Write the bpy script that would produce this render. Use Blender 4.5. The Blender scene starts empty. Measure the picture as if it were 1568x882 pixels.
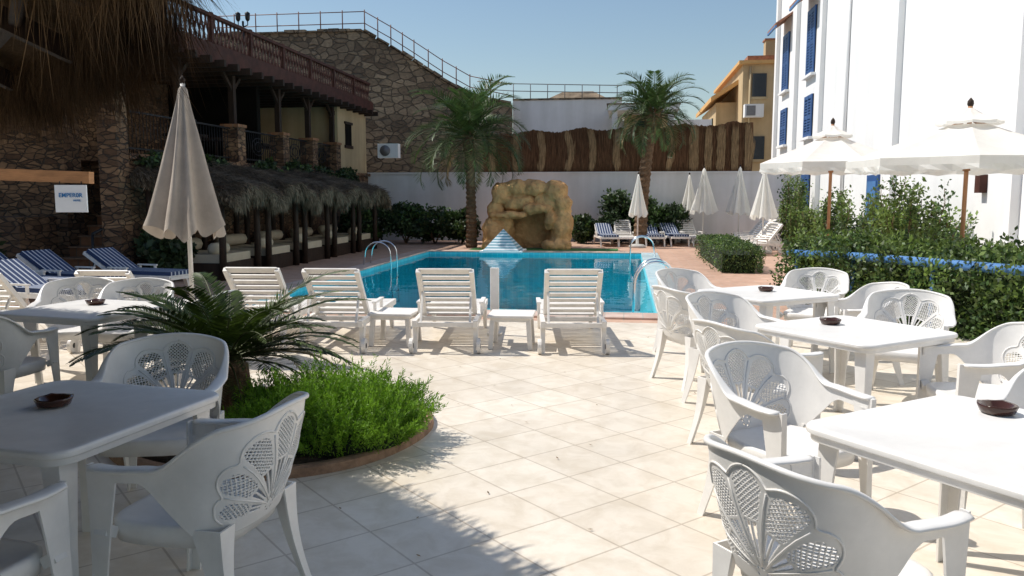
import bpy, bmesh, math, random
import numpy as np
from mathutils import Vector, Matrix
random.seed(7); rng=np.random.default_rng(7)
scn=bpy.context.scene
A8=math.radians(8); c8,s8=math.cos(A8),math.sin(A8)
def C(x,d,z=0): # survey coords (right, ahead of the terrace entrance) -> site grid
    return (x*c8-d*s8, x*s8+d*c8, z)
def ROT(fx,fd):
    X,Y,_=C(fx,fd); return math.atan2(-X,Y)

# ------------------------------------------------------------ materials
def base(name):
    m=bpy.data.materials.new(name); m.use_nodes=True
    nt=m.node_tree; b=nt.nodes['Principled BSDF']
    return m,nt,b
def N(nt,t,**k):
    n=nt.nodes.new(t)
    for a,v in k.items(): setattr(n,a,v)
    return n
def coord(nt,scale=(1,1,1),rot=(0,0,0),out='Object'):
    tc=N(nt,'ShaderNodeTexCoord'); mp=N(nt,'ShaderNodeMapping')
    mp.inputs['Scale'].default_value=scale; mp.inputs['Rotation'].default_value=rot
    nt.links.new(tc.outputs[out],mp.inputs['Vector']); return mp.outputs['Vector']
def mixc(nt,fac,a,b,mode='MIX'):
    n=N(nt,'ShaderNodeMix',data_type='RGBA',blend_type=mode)
    for i,v in ((0,fac),(6,a),(7,b)):
        if hasattr(v,'is_linked') or hasattr(v,'links'): nt.links.new(v,n.inputs[i])
        else: n.inputs[i].default_value=v if i==0 else (*v,1) if len(v)==3 else v
    return n.outputs[2]
def ramp(nt,val,p0,p1,c0=(0,0,0,1),c1=(1,1,1,1)):
    r=N(nt,'ShaderNodeValToRGB'); e=r.color_ramp.elements
    e[0].position=p0;e[1].position=p1;e[0].color=c0;e[1].color=c1
    nt.links.new(val,r.inputs[0]); return r.outputs[0]
def bump(nt,b,h,s,d=0.02):
    n=N(nt,'ShaderNodeBump'); n.inputs['Strength'].default_value=s; n.inputs['Distance'].default_value=d
    nt.links.new(h,n.inputs['Height']); nt.links.new(n.outputs[0],b.inputs['Normal'])
def sc(c,k): return tuple(min(1,x*k) for x in c)
def M(name,col,rough=.6,var=.12,scale=2.5,bmp=0,bscale=20,bd=.02,metal=0,island=0,transl=0,stretch=(1,1,1),col2=None,spec=.5,streak=0):
    m,nt,b=base(name)
    v=coord(nt,stretch)
    n=N(nt,'ShaderNodeTexNoise'); n.inputs['Scale'].default_value=scale; n.inputs['Detail'].default_value=6; n.inputs['Roughness'].default_value=.65
    nt.links.new(v,n.inputs['Vector'])
    f=ramp(nt,n.outputs[0],.32,.68)
    c=mixc(nt,f,sc(col,1-var),col2 if col2 else sc(col,1+var))
    if streak:
        ns=N(nt,'ShaderNodeTexNoise'); ns.inputs['Scale'].default_value=1; ns.inputs['Detail'].default_value=7
        nt.links.new(coord(nt,(2.5,2.5,.18)),ns.inputs['Vector'])
        c=mixc(nt,1.0,c,ramp(nt,ns.outputs[0],.35,.62,(1-streak,1-streak,1-streak*1.15,1),(1,1,1,1)),'MULTIPLY')
    if island:
        g=N(nt,'ShaderNodeNewGeometry')
        r=ramp(nt,g.outputs['Random Per Island'],0,1,(1-island,)*3+(1,),(1+island,)*3+(1,))
        c=mixc(nt,1.0,c,r,'MULTIPLY')
    nt.links.new(c,b.inputs['Base Color'])
    b.inputs['Roughness'].default_value=rough; b.inputs['Metallic'].default_value=metal
    b.inputs['Specular IOR Level'].default_value=spec
    if bmp:
        n2=N(nt,'ShaderNodeTexNoise'); n2.inputs['Scale'].default_value=bscale; n2.inputs['Detail'].default_value=5
        nt.links.new(v,n2.inputs['Vector']); bump(nt,b,n2.outputs[0],bmp,bd)
    if transl:
        t=N(nt,'ShaderNodeBsdfTranslucent'); nt.links.new(c,t.inputs[0])
        mx=N(nt,'ShaderNodeMixShader'); mx.inputs[0].default_value=transl
        o=nt.nodes['Material Output']
        nt.links.new(b.outputs[0],mx.inputs[1]); nt.links.new(t.outputs[0],mx.inputs[2]); nt.links.new(mx.outputs[0],o.inputs[0])
    return m
def stone(name,ca,cb,mortar,scale=3.2,flat=1.6):
    m,nt,b=base(name); v0=coord(nt,(1,1,flat))
    nz=N(nt,'ShaderNodeTexNoise'); nz.inputs['Scale'].default_value=2.2; nt.links.new(v0,nz.inputs['Vector'])
    v=mixc(nt,.22,v0,nz.outputs[1],'ADD')
    vo=N(nt,'ShaderNodeTexVoronoi',feature='DISTANCE_TO_EDGE'); vo.inputs['Scale'].default_value=scale
    vc=N(nt,'ShaderNodeTexVoronoi',feature='F1'); vc.inputs['Scale'].default_value=scale
    nt.links.new(v,vo.inputs['Vector']); nt.links.new(v,vc.inputs['Vector'])
    sep=N(nt,'ShaderNodeSeparateColor'); nt.links.new(vc.outputs['Color'],sep.inputs[0])
    c=mixc(nt,sep.outputs[0],ca,cb)
    n=N(nt,'ShaderNodeTexNoise'); n.inputs['Scale'].default_value=9; n.inputs['Detail'].default_value=8
    nt.links.new(v0,n.inputs['Vector'])
    c=mixc(nt,.7,c,ramp(nt,n.outputs[0],.3,.75,(.45,.45,.45,1),(1.15,1.1,1.05,1)),'MULTIPLY')
    nl=N(nt,'ShaderNodeTexNoise'); nl.inputs['Scale'].default_value=.35; nl.inputs['Detail'].default_value=4
    nt.links.new(v0,nl.inputs['Vector'])
    c=mixc(nt,1.0,c,ramp(nt,nl.outputs[0],.35,.65,(.65,.62,.6,1),(1.1,1.08,1.05,1)),'MULTIPLY')
    e=ramp(nt,vo.outputs[0],.015,.08)
    c=mixc(nt,e,mortar,c)
    nt.links.new(c,b.inputs['Base Color']); b.inputs['Roughness'].default_value=.9
    h=mixc(nt,.25,e,n.outputs[0]); bump(nt,b,h,.9,.06)
    return m
def tiles(name,size,rot,ca,cb,grout,gw=.01,rough=.35,stain=.25,off=0.0,ratio=1.0):
    m,nt,b=base(name); v=coord(nt,(1,1,1),(0,0,rot))
    br=N(nt,'ShaderNodeTexBrick'); br.offset=off; br.squash=1
    br.inputs['Scale'].default_value=1; br.inputs['Brick Width'].default_value=size*ratio; br.inputs['Row Height'].default_value=size
    br.inputs['Mortar Size'].default_value=gw; br.inputs['Mortar Smooth'].default_value=.3
    br.inputs['Color1'].default_value=(*ca,1); br.inputs['Color2'].default_value=(*cb,1); br.inputs['Mortar'].default_value=(*grout,1)
    nt.links.new(v,br.inputs['Vector'])
    n=N(nt,'ShaderNodeTexNoise'); n.inputs['Scale'].default_value=.9; n.inputs['Detail'].default_value=8; n.inputs['Roughness'].default_value=.7
    nt.links.new(v,n.inputs['Vector'])
    n3=N(nt,'ShaderNodeTexNoise'); n3.inputs['Scale'].default_value=6; n3.inputs['Detail'].default_value=8; n3.inputs['Roughness'].default_value=.65; n3.inputs['Distortion'].default_value=.6
    nt.links.new(v,n3.inputs['Vector'])
    c=mixc(nt,1.0,br.outputs[0],ramp(nt,n.outputs[0],.3,.7,(1-stain,1-stain*1.08,1-stain*1.25,1),(1,1,1,1)),'MULTIPLY')
    c=mixc(nt,1.0,c,ramp(nt,n3.outputs[0],.35,.60,(1-stain*.75,1-stain*.9,1-stain*1.15,1),(1,1,1,1)),'MULTIPLY')
    nt.links.new(c,b.inputs['Base Color'])
    nt.links.new(ramp(nt,n.outputs[0],.3,.7,(rough*.8,)*3+(1,),(min(1,rough*1.5),)*3+(1,)),b.inputs['Roughness'])
    bump(nt,b,br.outputs['Fac'],-.35,.004)
    return m
def stripes(name,ca,cb,freq,axis=0,rough=.8,duty=.5):
    m,nt,b=base(name); v=coord(nt)
    s=N(nt,'ShaderNodeSeparateXYZ'); nt.links.new(v,s.inputs[0])
    a=N(nt,'ShaderNodeMath',operation='MULTIPLY'); a.inputs[1].default_value=freq; nt.links.new(s.outputs[axis],a.inputs[0])
    f=N(nt,'ShaderNodeMath',operation='FRACT'); nt.links.new(a.outputs[0],f.inputs[0])
    g=N(nt,'ShaderNodeMath',operation='GREATER_THAN'); g.inputs[1].default_value=duty; nt.links.new(f.outputs[0],g.inputs[0])
    nt.links.new(mixc(nt,g.outputs[0],ca,cb),b.inputs['Base Color']); b.inputs['Roughness'].default_value=rough
    return m

plastic=M('white_plastic',(.81,.79,.76),.36,.06,7,.08,60,.002,transl=.07)
plastic2=M('lounger_plastic',(.78,.74,.69),.45,.10,6)
cloth=M('canvas',(.88,.86,.81),.9,.05,3,.25,30,.01,transl=.35)
cloth_beige=M('canvas_beige',(.50,.43,.36),.9,.16,3,.3,25,.01,transl=.12)  # darker beige canvas for the closed parasol on the left
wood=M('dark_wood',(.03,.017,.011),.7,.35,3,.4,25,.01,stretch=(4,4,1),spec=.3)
woodred=M('red_brown_wood',(.07,.025,.017),.7,.35,4,spec=.3)
woodor=M('orange_wood',(.42,.20,.08),.55,.25,4,stretch=(1,6,6))
pole=M('umbrella_pole_wood',(.42,.20,.09),.5,.2,4,stretch=(6,6,1))
iron=M('black_iron',(.015,.015,.017),.5,.2,5,metal=.4)
rust=M('brown_paint_metal',(.15,.055,.04),.6,.2,5)
greymetal=M('grey_rail',(.20,.20,.21),.5,.1,5,metal=.3)
chrome=M('steel',(.75,.76,.78),.18,.03,5,metal=1)
whitew=M('white_render',(.86,.855,.85),.85,.03,.8,.15,35,.01,streak=.05)
whitew2=M('white_wall_paint',(.72,.71,.72),.85,.07,.7,.2,30,.01,streak=.12)
ochre=M('ochre_render',(.54,.40,.23),.9,.12,1,.2,30,.01,streak=.15)
cream=M('cream_render',(.48,.37,.22),.9,.1,1,.2,30,.01,streak=.2)
orange=M('orange_trim',(.64,.37,.14),.8,.08,1)
blue=M('blue_paint',(.022,.085,.25),.5,.15,3)
bluel=M('blue_pipe_paint',(.07,.19,.42),.5,.2,3)
black=M('dark_void',(.008,.007,.006),.95,.2,3,spec=.1)  # flat near-black standing in for the shade inside openings
glass=M('window_glass',(.02,.03,.04),.1,.1,2)
stoneM=stone('stone_wall_mat',(.18,.135,.095),(.38,.30,.21),(.09,.07,.05),2.6,1.7)
stoneD=stone('terrace_stone_mat',(.11,.06,.035),(.34,.21,.12),(.05,.036,.026),4.2,2.4)
brick=tiles('step_brick',.12,0,(.42,.20,.10),(.30,.14,.07),(.2,.16,.12),.01,.8,.3,.5,2)
floorM=tiles('cream_floor_tile',.42,math.radians(45),(.83,.76,.66),(.765,.69,.59),(.55,.47,.38),.006,.34,.18)
deckM=tiles('terracotta_paving',.22,0,(.60,.39,.29),(.51,.32,.24),(.46,.36,.29),.008,.7,.2,.5,2)
copM=tiles('coping_tile',.25,0,(.66,.51,.44),(.56,.39,.33),(.45,.4,.36),.01,.5,.2)
copB=tiles('pool_mosaic',.06,0,(.62,.74,.76),(.34,.55,.66),(.6,.65,.68),.004,.3,.1)
sand=M('sand',(.42,.34,.25),.95,.2,.3,.4,8,.05)
basem=M('umbrella_base_concrete',(.45,.43,.40),.9,.15,6,.4,30,.01)
soil=M('soil',(.09,.06,.035),.95,.4,10,.8,30,.03)
curb=M('brick_edging',(.30,.18,.11),.9,.35,12,.5,30,.02)
rockM=M('grotto_rock',(.46,.23,.085),.85,.2,1.6,.9,7,.08,col2=(.72,.42,.18))
turf=M('artificial_turf',(.05,.17,.04),.9,.3,9,.5,80,.01)
thatch=M('thatch',(.12,.075,.038),.95,.35,3,.5,40,.02,island=.55,spec=.1)
thatchg=M('grey_thatch',(.13,.10,.07),.95,.45,2,.5,40,.02,island=.6,spec=.1)
reed=M('reed_matting',(.125,.066,.036),.95,.5,3,.7,8,.03,stretch=(14,14,.8),island=.35,spec=.1)
reedt=M('reed_bundle',(.28,.185,.10),.95,.4,3,.7,10,.03,stretch=(12,12,1),island=.3,spec=.1)
bark=M('palm_bark',(.15,.09,.05),.95,.4,6,.9,14,.05)
palmg=M('palm_leaf',(.065,.11,.03),.5,.3,1.3,island=.4,transl=.25)
palmd=M('palm_dry',(.24,.18,.09),.8,.3,1.3,island=.3,transl=.15)
cycg=M('cycad_leaf',(.020,.045,.010),.5,.4,3,island=.5,transl=.15,col2=(.075,.115,.018),spec=.3)
cycs=M('cycad_rachis',(.06,.075,.02),.6,.3,5)
fern=M('feathery_leaf',(.14,.31,.015),.6,.35,5,island=.4,transl=.42,col2=(.24,.43,.03))
hedgeM=M('hedge_leaf',(.055,.105,.024),.5,.5,1.6,island=.55,transl=.22)
hedgel=M('young_leaf',(.14,.205,.045),.5,.45,1.6,island=.5,transl=.33)
shrubM=M('shrub_leaf',(.03,.055,.018),.6,.45,2,island=.4,transl=.15)
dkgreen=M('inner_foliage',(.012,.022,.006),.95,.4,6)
dryleaf=M('dry_leaf',(.20,.12,.05),.8,.3,6,island=.5)
cushion=M('cream_cushion',(.50,.43,.32),.9,.1,3)
strip_c=stripes('striped_cushion',(.022,.045,.12),(.52,.55,.60),11,0,.8,.70)
strip_p=stripes('striped_pyramid',(.78,.82,.84),(.16,.36,.44),13,2,.4)
tileR=M('roof_tile',(.33,.15,.09),.8,.3,8,.6,30,.03)
glassbrown=M('brown_glass',(.05,.018,.010),.12,.3,8)
signblue=M('sign_blue',(.02,.20,.50),.5,.05,3)
signw=M('sign_white',(.80,.83,.86),.5,.03,3)
rubber=M('rubber',(.03,.03,.03),.8,.2,4)

# ------------------------------------------------------------ mesh builder
class MB:
    def __init__(s): s.v=[];s.f=[];s.m=[];s.s=[];s.mats=[]
    def mi(s,m):
        if m not in s.mats: s.mats.append(m)
        return s.mats.index(m)
    def add(s,V,F,mat,smooth=False):
        o=len(s.v); s.v.extend([tuple(p) for p in V]); k=s.mi(mat)
        s.f.extend([tuple(i+o for i in f) for f in F]); s.m.extend([k]*len(F)); s.s.extend([smooth]*len(F))
    def box(s,x0,x1,y0,y1,z0,z1,mat):
        V=[(x,y,z) for x in (x0,x1) for y in (y0,y1) for z in (z0,z1)]
        s.add(V,[(0,1,3,2),(4,6,7,5),(0,4,5,1),(2,3,7,6),(0,2,6,4),(1,5,7,3)],mat)
    def beam(s,p,q,w,h,mat,up=(0,0,1)):
        p=Vector(p);q=Vector(q);d=(q-p).normalized();u=Vector(up)
        if abs(d.dot(u))>.98: u=Vector((0,1,0))
        r=d.cross(u).normalized();u=r.cross(d)
        V=[e+r*a*w/2+u*b*h/2 for e in (p,q) for a in (-1,1) for b in (-1,1)]
        s.add(V,[(0,1,3,2),(4,6,7,5),(0,4,5,1),(2,3,7,6),(0,2,6,4),(1,5,7,3)],mat)
    def loft(s,rings,mat,smooth=True,cap=True,closed=True):
        n=len(rings[0]);V=[p for r in rings for p in r];F=[]
        for i in range(len(rings)-1):
            for j in range(n if closed else n-1):
                k=(j+1)%n; F.append((i*n+j,i*n+k,(i+1)*n+k,(i+1)*n+j))
        if cap: F.append(tuple(range(n))[::-1]); F.append(tuple((len(rings)-1)*n+j for j in range(n)))
        s.add(V,F,mat,smooth)
    def tube(s,pts,rad,mat,n=8,smooth=True):
        pts=[Vector(p) for p in pts]
        if not hasattr(rad,'__len__'): rad=[rad]*len(pts)
        rings=[];ref=None
        for i,p in enumerate(pts):
            d=(pts[min(i+1,len(pts)-1)]-pts[max(i-1,0)]).normalized()
            if ref is None:
                ref=Vector((0,0,1)) if abs(d.z)<.9 else Vector((0,1,0))
            r=d.cross(ref).normalized();u=r.cross(d).normalized();ref=u
            rings.append([p+(r*math.cos(t)+u*math.sin(t))*rad[i] for t in [2*math.pi*j/n for j in range(n)]])
        s.loft(rings,mat,smooth)
    def blades(s,P,T,S,mat):
        P=np.asarray(P);n=len(P)
        V=np.stack([P,P+T*.5+S,P+T,P+T*.5-S],1).reshape(-1,3)
        o=len(s.v); s.v.extend(map(tuple,V.tolist()))
        I=(np.arange(n)*4)[:,None]+np.arange(4)+o
        s.f.extend(map(tuple,I.tolist())); k=s.mi(mat); s.m.extend([k]*n); s.s.extend([False]*n)
    def mesh(s,name):
        me=bpy.data.meshes.new(name); me.from_pydata(s.v,[],s.f)
        for m in s.mats: me.materials.append(m)
        me.polygons.foreach_set('material_index',s.m); me.polygons.foreach_set('use_smooth',s.s); me.update()
        return me
    def obj(s,name,loc=(0,0,0),rz=0,bevel=0):
        return place(s.mesh(name),name,loc,rz,bevel)
def place(me,name,loc=(0,0,0),rz=0,bevel=0,scale=1):
    o=bpy.data.objects.new(name,me); scn.collection.objects.link(o)
    o.location=loc; o.rotation_euler=(0,0,rz); o.scale=(scale,)*3
    if bevel:
        b=o.modifiers.new('bevel','BEVEL'); b.width=bevel; b.segments=2; b.limit_method='ANGLE'
    return o
def unit(n):
    v=rng.normal(size=(n,3)); return v/np.linalg.norm(v,axis=1)[:,None]
def leaves(mb,P,size,mat,up=.3,wr=.3,out=None):
    n=len(P); d=unit(n); d[:,2]+=up
    if out is not None: d+=out
    d/=np.linalg.norm(d,axis=1)[:,None]
    L=size*(.6+.8*rng.random(n))[:,None]; sd=np.cross(d,unit(n)); sd/=np.linalg.norm(sd,axis=1)[:,None]+1e-6
    mb.blades(P,d*L,sd*L*wr,mat)
def clumpy(center,rad,n,ncl=25,cr=.35):
    cc=unit(ncl)*(.45+.55*rng.random((ncl,1)))**.5
    idx=rng.integers(0,ncl,n); q=unit(n)*(rng.random((n,1))**.5)*cr
    return np.array(center)+(cc[idx]*.8+q)*np.array(rad)
def shrub(name,loc,r,h,n,size,mat=None,ncl=22,mat2=None):
    mb=MB(); P=clumpy((0,0,h*.52),(r,r,h*.5),n,ncl); P[:,2]=np.abs(P[:,2])
    leaves(mb,P,size,mat or shrubM)
    if mat2:
        P=clumpy((0,0,h*.6),(r,r,h*.5),n//3,ncl); P[:,2]=np.abs(P[:,2]); leaves(mb,P,size,mat2)
    for i in range(5):
        a=random.random()*6.28; mb.tube([(0,0,-.02),(.3*r*math.cos(a),.3*r*math.sin(a),h*.35),(.6*r*math.cos(a),.6*r*math.sin(a),h*.75)],[.03,.02,.008],bark,5)
    return mb.obj(name,loc)
def vine(name,loc,w,h,ns=16,per=190):
    mb=MB()
    for i in range(ns):
        x=random.uniform(-.28,.22); y=random.uniform(-w,w); hh=h*random.uniform(.6,1.05)*(1-.25*(y/w)**2)
        pts=[];px,py=x,y
        for k in range(8):
            pts.append((px,py,hh*k/7)); px+=random.uniform(-.07,.07); py+=random.uniform(-.09,.09)
        mb.tube(pts,[.016-.0015*k for k in range(8)],bark,4)
        q=np.array(pts); t=rng.random(per)**.8*7; a=np.floor(t).astype(int).clip(0,6); f=(t-a)[:,None]
        P=q[a]*(1-f)+q[a+1]*f+rng.normal(0,.075,(per,3))
        leaves(mb,P,.085,hedgel if i%3 else hedgeM,.25,.26)
    mb.obj(name,loc)

# ------------------------------------------------------------ ground & pool
PX0,PX1,PY0,PY1=-5.6,.45,10.9,22.6
def sheet(name,x0,x1,y0,y1,z,mat,hole=None):
    mb=MB()
    def q(a,b,c,d): mb.add([(a,c,z),(b,c,z),(b,d,z),(a,d,z)],[(0,1,2,3)],mat)
    if hole:
        hx0,hx1,hy0,hy1=hole
        q(x0,hx0,y0,y1);q(hx1,x1,y0,y1);q(hx0,hx1,y0,hy0);q(hx0,hx1,hy1,y1)
    else: q(x0,x1,y0,y1)
    return mb.obj(name)
H=(PX0,PX1,PY0,PY1)
sheet('ground',-400,400,-100,900,-.012,sand,H)
sheet('terracotta_paving',-16,5.9,10.2,28.5,0,deckM,H)
sheet('tiled_terrace_floor',-16,9,-6,10.2,0,floorM)
mb=MB()
w=.45
mb.box(PX0-w,PX1+w,PY0-w,PY0,-.0,.03,copM); mb.box(PX0-w,PX1+w,PY1,PY1+w,0,.03,copM)
mb.box(PX0-w,PX0,PY0,PY1,0,.03,copM); mb.box(PX1,PX1+w,PY0,PY1,0,.03,copB)
mb.obj('pool_coping',bevel=.008)
poolM=tiles('pool_tile',.15,0,(.08,.66,.80),(.055,.57,.72),(.25,.74,.84),.007,.4,.12)
mb=MB()
zb=-1.2
mb.add([(PX0,PY0,zb),(PX1,PY0,zb),(PX1,PY1,zb-.4),(PX0,PY1,zb-.4)],[(0,1,2,3)],poolM)
for a,b in (((PX0,PY0),(PX1,PY0)),((PX1,PY0),(PX1,PY1)),((PX1,PY1),(PX0,PY1)),((PX0,PY1),(PX0,PY0))):
    mb.add([(a[0],a[1],-1.7),(b[0],b[1],-1.7),(b[0],b[1],0),(a[0],a[1],0)],[(0,1,2,3)],poolM)
mb.obj('swimming_pool_basin')
m=bpy.data.materials.new('water'); m.use_nodes=True; nt=m.node_tree; nt.nodes.clear()
o=N(nt,'ShaderNodeOutputMaterial'); tr=N(nt,'ShaderNodeBsdfTransparent'); tr.inputs[0].default_value=(.66,.96,.99,1)
gl=N(nt,'ShaderNodeBsdfGlossy'); gl.inputs['Roughness'].default_value=.015
fr=N(nt,'ShaderNodeFresnel'); fr.inputs[0].default_value=1.33
mx=N(nt,'ShaderNodeMixShader'); nz=N(nt,'ShaderNodeTexNoise'); nz.inputs['Scale'].default_value=2.0; nz.inputs['Detail'].default_value=2
nt.links.new(coord(nt,(1,1.0,1)),nz.inputs['Vector']); bp=N(nt,'ShaderNodeBump'); bp.inputs['Strength'].default_value=.12; bp.inputs['Distance'].default_value=.05
nt.links.new(nz.outputs[0],bp.inputs['Height']); nt.links.new(bp.outputs[0],gl.inputs['Normal']); nt.links.new(bp.outputs[0],fr.inputs['Normal'])
nt.links.new(fr.outputs[0],mx.inputs[0]);nt.links.new(tr.outputs[0],mx.inputs[1]);nt.links.new(gl.outputs[0],mx.inputs[2]);nt.links.new(mx.outputs[0],o.inputs[0])
sheet('pool_water',PX0,PX1,PY0,PY1,-.07,m)
sheet('artificial_turf',-4.6,-.2,23.2,24.6,.006,turf)

def ladder(name,loc,rz,hh=.62):
    mb=MB()
    for y in (-.25,.25):
        pts=[(-.34,y,-.9)]+[(-.3*math.cos(math.pi*i/12)*1.0,y,hh*.5+hh*.5*math.sin(math.pi*i/12)) for i in range(13)]+[(.34,y,.0)]
        mb.tube(pts,.017,chrome,8)
    for z in (-.3,-.6,-.85): mb.tube([(-.34,-.25,z),(-.34,.25,z)],.018,chrome,6)
    mb.obj(name,loc,rz)
ladder('pool_ladder',(.45,11.9,0),0,.66); ladder('pool_ladder',(.45,21.4,0),0,.55); ladder('pool_ladder',(-5.6,18.0,0),math.pi,.55)

mb=MB(); mb.box(-.6,.6,-.6,.6,0,.05,whitew)
mb.add([(-.52,-.52,.05),(.52,-.52,.05),(.52,.52,.05),(-.52,.52,.05),(0,0,.66)],[(0,1,4),(1,2,4),(2,3,4),(3,0,4)],strip_p)
mb.obj('striped_pyramid_fountain',C(-.25,23.2))

# ------------------------------------------------------------ grotto
mb=MB()
def blob(c,r):
    bm=bmesh.new(); bmesh.ops.create_icosphere(bm,subdivisions=3,radius=1)
    V=[(math.copysign(abs(v.co.x)**.75,v.co.x)*r[0]+c[0],math.copysign(abs(v.co.y)**.75,v.co.y)*r[1]+c[1],math.copysign(abs(v.co.z)**.75,v.co.z)*r[2]+c[2]) for v in bm.verts]; F=[[v.index for v in f.verts] for f in bm.faces]
    bm.free(); mb.add(V,F,rockM,True)
for c,r in [((-1.02,0,.42),(.34,.45,.55)),((-.76,.1,.5),(.28,.36,.6)),((-1.0,.1,1.1),(.26,.36,.32)),((-.84,.1,1.66),(.30,.36,.34)),((-.32,.1,1.80),(.34,.32,.22)),((.20,.08,1.86),(.36,.34,.20)),
            ((.82,.05,1.72),(.36,.36,.34)),((1.06,0,1.2),(.24,.38,.42)),((.99,-.05,.48),(.30,.42,.60)),((1.16,-.05,.85),(.16,.34,.42)),((.57,.05,1.42),(.40,.3,.26)),
            ((-.3,.1,1.40),(.5,.3,.24)),((-.62,-.28,1.02),(.54,.26,.11)),((.30,-.22,1.22),(.40,.26,.13)),((.68,-.15,.9),(.16,.28,.28)),((0,.6,.9),(1.08,.2,1.0)),
            ((.87,-.3,.1),(.45,.3,.2)),((-.94,-.3,.1),(.45,.3,.2))]:
    blob(c,r)
g=mb.obj('rock_grotto',C(.5,24.6,0),A8*.6)
r=g.modifiers.new('rm','REMESH'); r.mode='VOXEL'; r.voxel_size=.03; r.use_smooth_shade=True
sm=g.modifiers.new('sm','SMOOTH'); sm.iterations=5; sm.factor=.5
t=bpy.data.textures.new('rk','CLOUDS'); t.noise_scale=.42; t.noise_depth=5
d=g.modifiers.new('d','DISPLACE'); d.texture=t; d.strength=.30; d.mid_level=.43

# ------------------------------------------------------------ back walls
mb=MB(); mb.box(-9.3,5.9,28.5,28.75,0,2.38,whitew2); mb.box(-9.3,5.9,28.46,28.79,2.38,2.44,whitew2)
mb.obj('white_garden_wall')
mb=MB(); nx=188
V=[];F=[]
def ftop(x): return 4.06+.03*x-.13*abs(math.sin((x+5.1)*1.78))
for i in range(nx+1):
    x=-5.1+i*.05; y=28.95+.05*math.sin(x*6.8)+.02*math.sin(i*2.3)
    V+=[(x,y,2.3),(x,y,ftop(x)+random.uniform(-.03,.03))]
for i in range(nx): F.append((2*i,2*i+2,2*i+3,2*i+1))
mb.add(V,F,reed,True)
n=16000; X=rng.uniform(-5.1,4.3,n); ft=np.array([ftop(x) for x in X]); L_=rng.uniform(.35,.8,n)
P=np.stack([X,28.86+rng.random(n)*.05,2.4+rng.random(n)*(ft-2.4-L_*.95)],1)
T=np.stack([rng.normal(0,.02,n),np.zeros(n),L_],1); mb.blades(P,T,np.tile([.009,0,0],(n,1)),reed)
for k in range(11): # pale tied bundles
    x0=-4.75+k*.88+random.uniform(-.06,.06); l=random.uniform(-.05,.16); m_=620
    tt=rng.random(m_); px=x0+l*np.sin(tt*3.1)+rng.normal(0,.045,m_); zt=ftop(x0)
    P=np.stack([px,28.81+rng.random(m_)*.03,2.42+tt*(zt-2.42-.35)],1); T=np.stack([l*.35*np.cos(tt*3.1)+rng.normal(0,.015,m_),np.zeros(m_),np.full(m_,.38)],1)
    mb.blades(P,T,np.tile([.011,0,0],(m_,1)),reedt)
n=3500; X=rng.uniform(2.2,4.3,n); P=np.stack([X,28.80+rng.random(n)*.04,rng.uniform(2.42,3.6,n)],1)
T=np.stack([rng.normal(0,.02,n),np.zeros(n),rng.uniform(.3,.55,n)],1); k_=np.sin(X*14)>.0; mb.blades(P[k_],T[k_],np.tile([.009,0,0],(k_.sum(),1)),reedt)
mb.obj('reed_fence')
mb=MB()
path=[(-16,30,7.75),(-9.9,30,7.75),(-9.0,30.4,7.25),(-8.2,30.8,6.75),(-7.2,31.3,6.1),(-6.2,31.8,5.55),(-4.6,32.3,5.25)]
for i in range(len(path)-1):
    a,b=path[i],path[i+1]
    mb.add([(a[0],a[1],0),(b[0],b[1],0),(b[0],b[1],b[2]),(a[0],a[1],a[2]),(a[0],a[1]+.6,0),(b[0],b[1]+.6,0),(b[0],b[1]+.6,b[2]),(a[0],a[1]+.6,a[2])],
           [(0,1,2,3),(3,2,6,7),(4,7,6,5)]+([(0,3,7,4)] if i==0 else [])+([(1,5,6,2)] if i==len(path)-2 else []),stoneM)
for i in range(len(path)-1):
    a,b=Vector(path[i]),Vector(path[i+1]); n=int((b-a).length/.42)
    for k in range(n):
        p=a.lerp(b,k/n); q=a.lerp(b,(k+.93)/n); h=random.uniform(.05,.12)
        mb.beam(p+Vector((0,.12,h/2)),q+Vector((0,.12,h/2)),.42,h,stoneM)
mb.obj('rubble_stone_wall')
mb=MB()
for i in range(len(path)-1):
    a,b=Vector(path[i]),Vector(path[i+1]); a.y+=.3;b.y+=.3
    for h in (.35,.78): mb.tube([a+Vector((0,0,h)),b+Vector((0,0,h))],.018,rust,5)
    n=max(1,int((b-a).length/.9)+1)
    for k in range(n): p=a.lerp(b,k/n); mb.tube([p,p+Vector((0,0,.85))],.022,rust,5)
mb.obj('ramp_railing')
mb=MB()
mb.box(-4.6,-.2,33,33.3,0,5.45,whitew2); mb.box(-.2,3.3,33,33.3,0,4.6,whitew2); mb.box(-4.6,-.2,32.96,33.34,5.45,5.52,stoneM)
mb.obj('upper_retaining_wall')
mb=MB()
for x in np.arange(-4.6,-.1,.7): mb.tube([(x,33.15,5.5),(x,33.15,6.15-.03*(x+4.6))],.018,greymetal,5)
for h in (5.85,6.14): mb.tube([(-6,32.6,h+.05),(-4.6,33.15,h),(-.2,33.15,h-.15)],.018,greymetal,5)
mb.obj('road_railing')
mb=MB()
for x in (-3.4,-1.2):
    for y in (38.2,40): mb.tube([(x,y,0),(x,y,6.1)],.08,wood,6)
mb.loft([[(-3.8,37.8,6.0),(-.8,37.8,6.0),(-.8,40.4,6.0),(-3.8,40.4,6.0)],[(-3.0,38.8,6.5),(-1.6,38.8,6.5),(-1.6,39.4,6.5),(-3.0,39.4,6.5)]],thatchg,False)
n=1500; P=np.stack([rng.uniform(-3.8,-.8,n),np.full(n,37.8),np.full(n,6.03)],1); T=np.stack([rng.normal(0,.05,n),rng.normal(0,.03,n),-rng.uniform(.1,.3,n)],1); mb.blades(P,T,np.tile([.02,0,0],(n,1)),thatchg)
mb.obj('thatched_hut')
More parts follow.
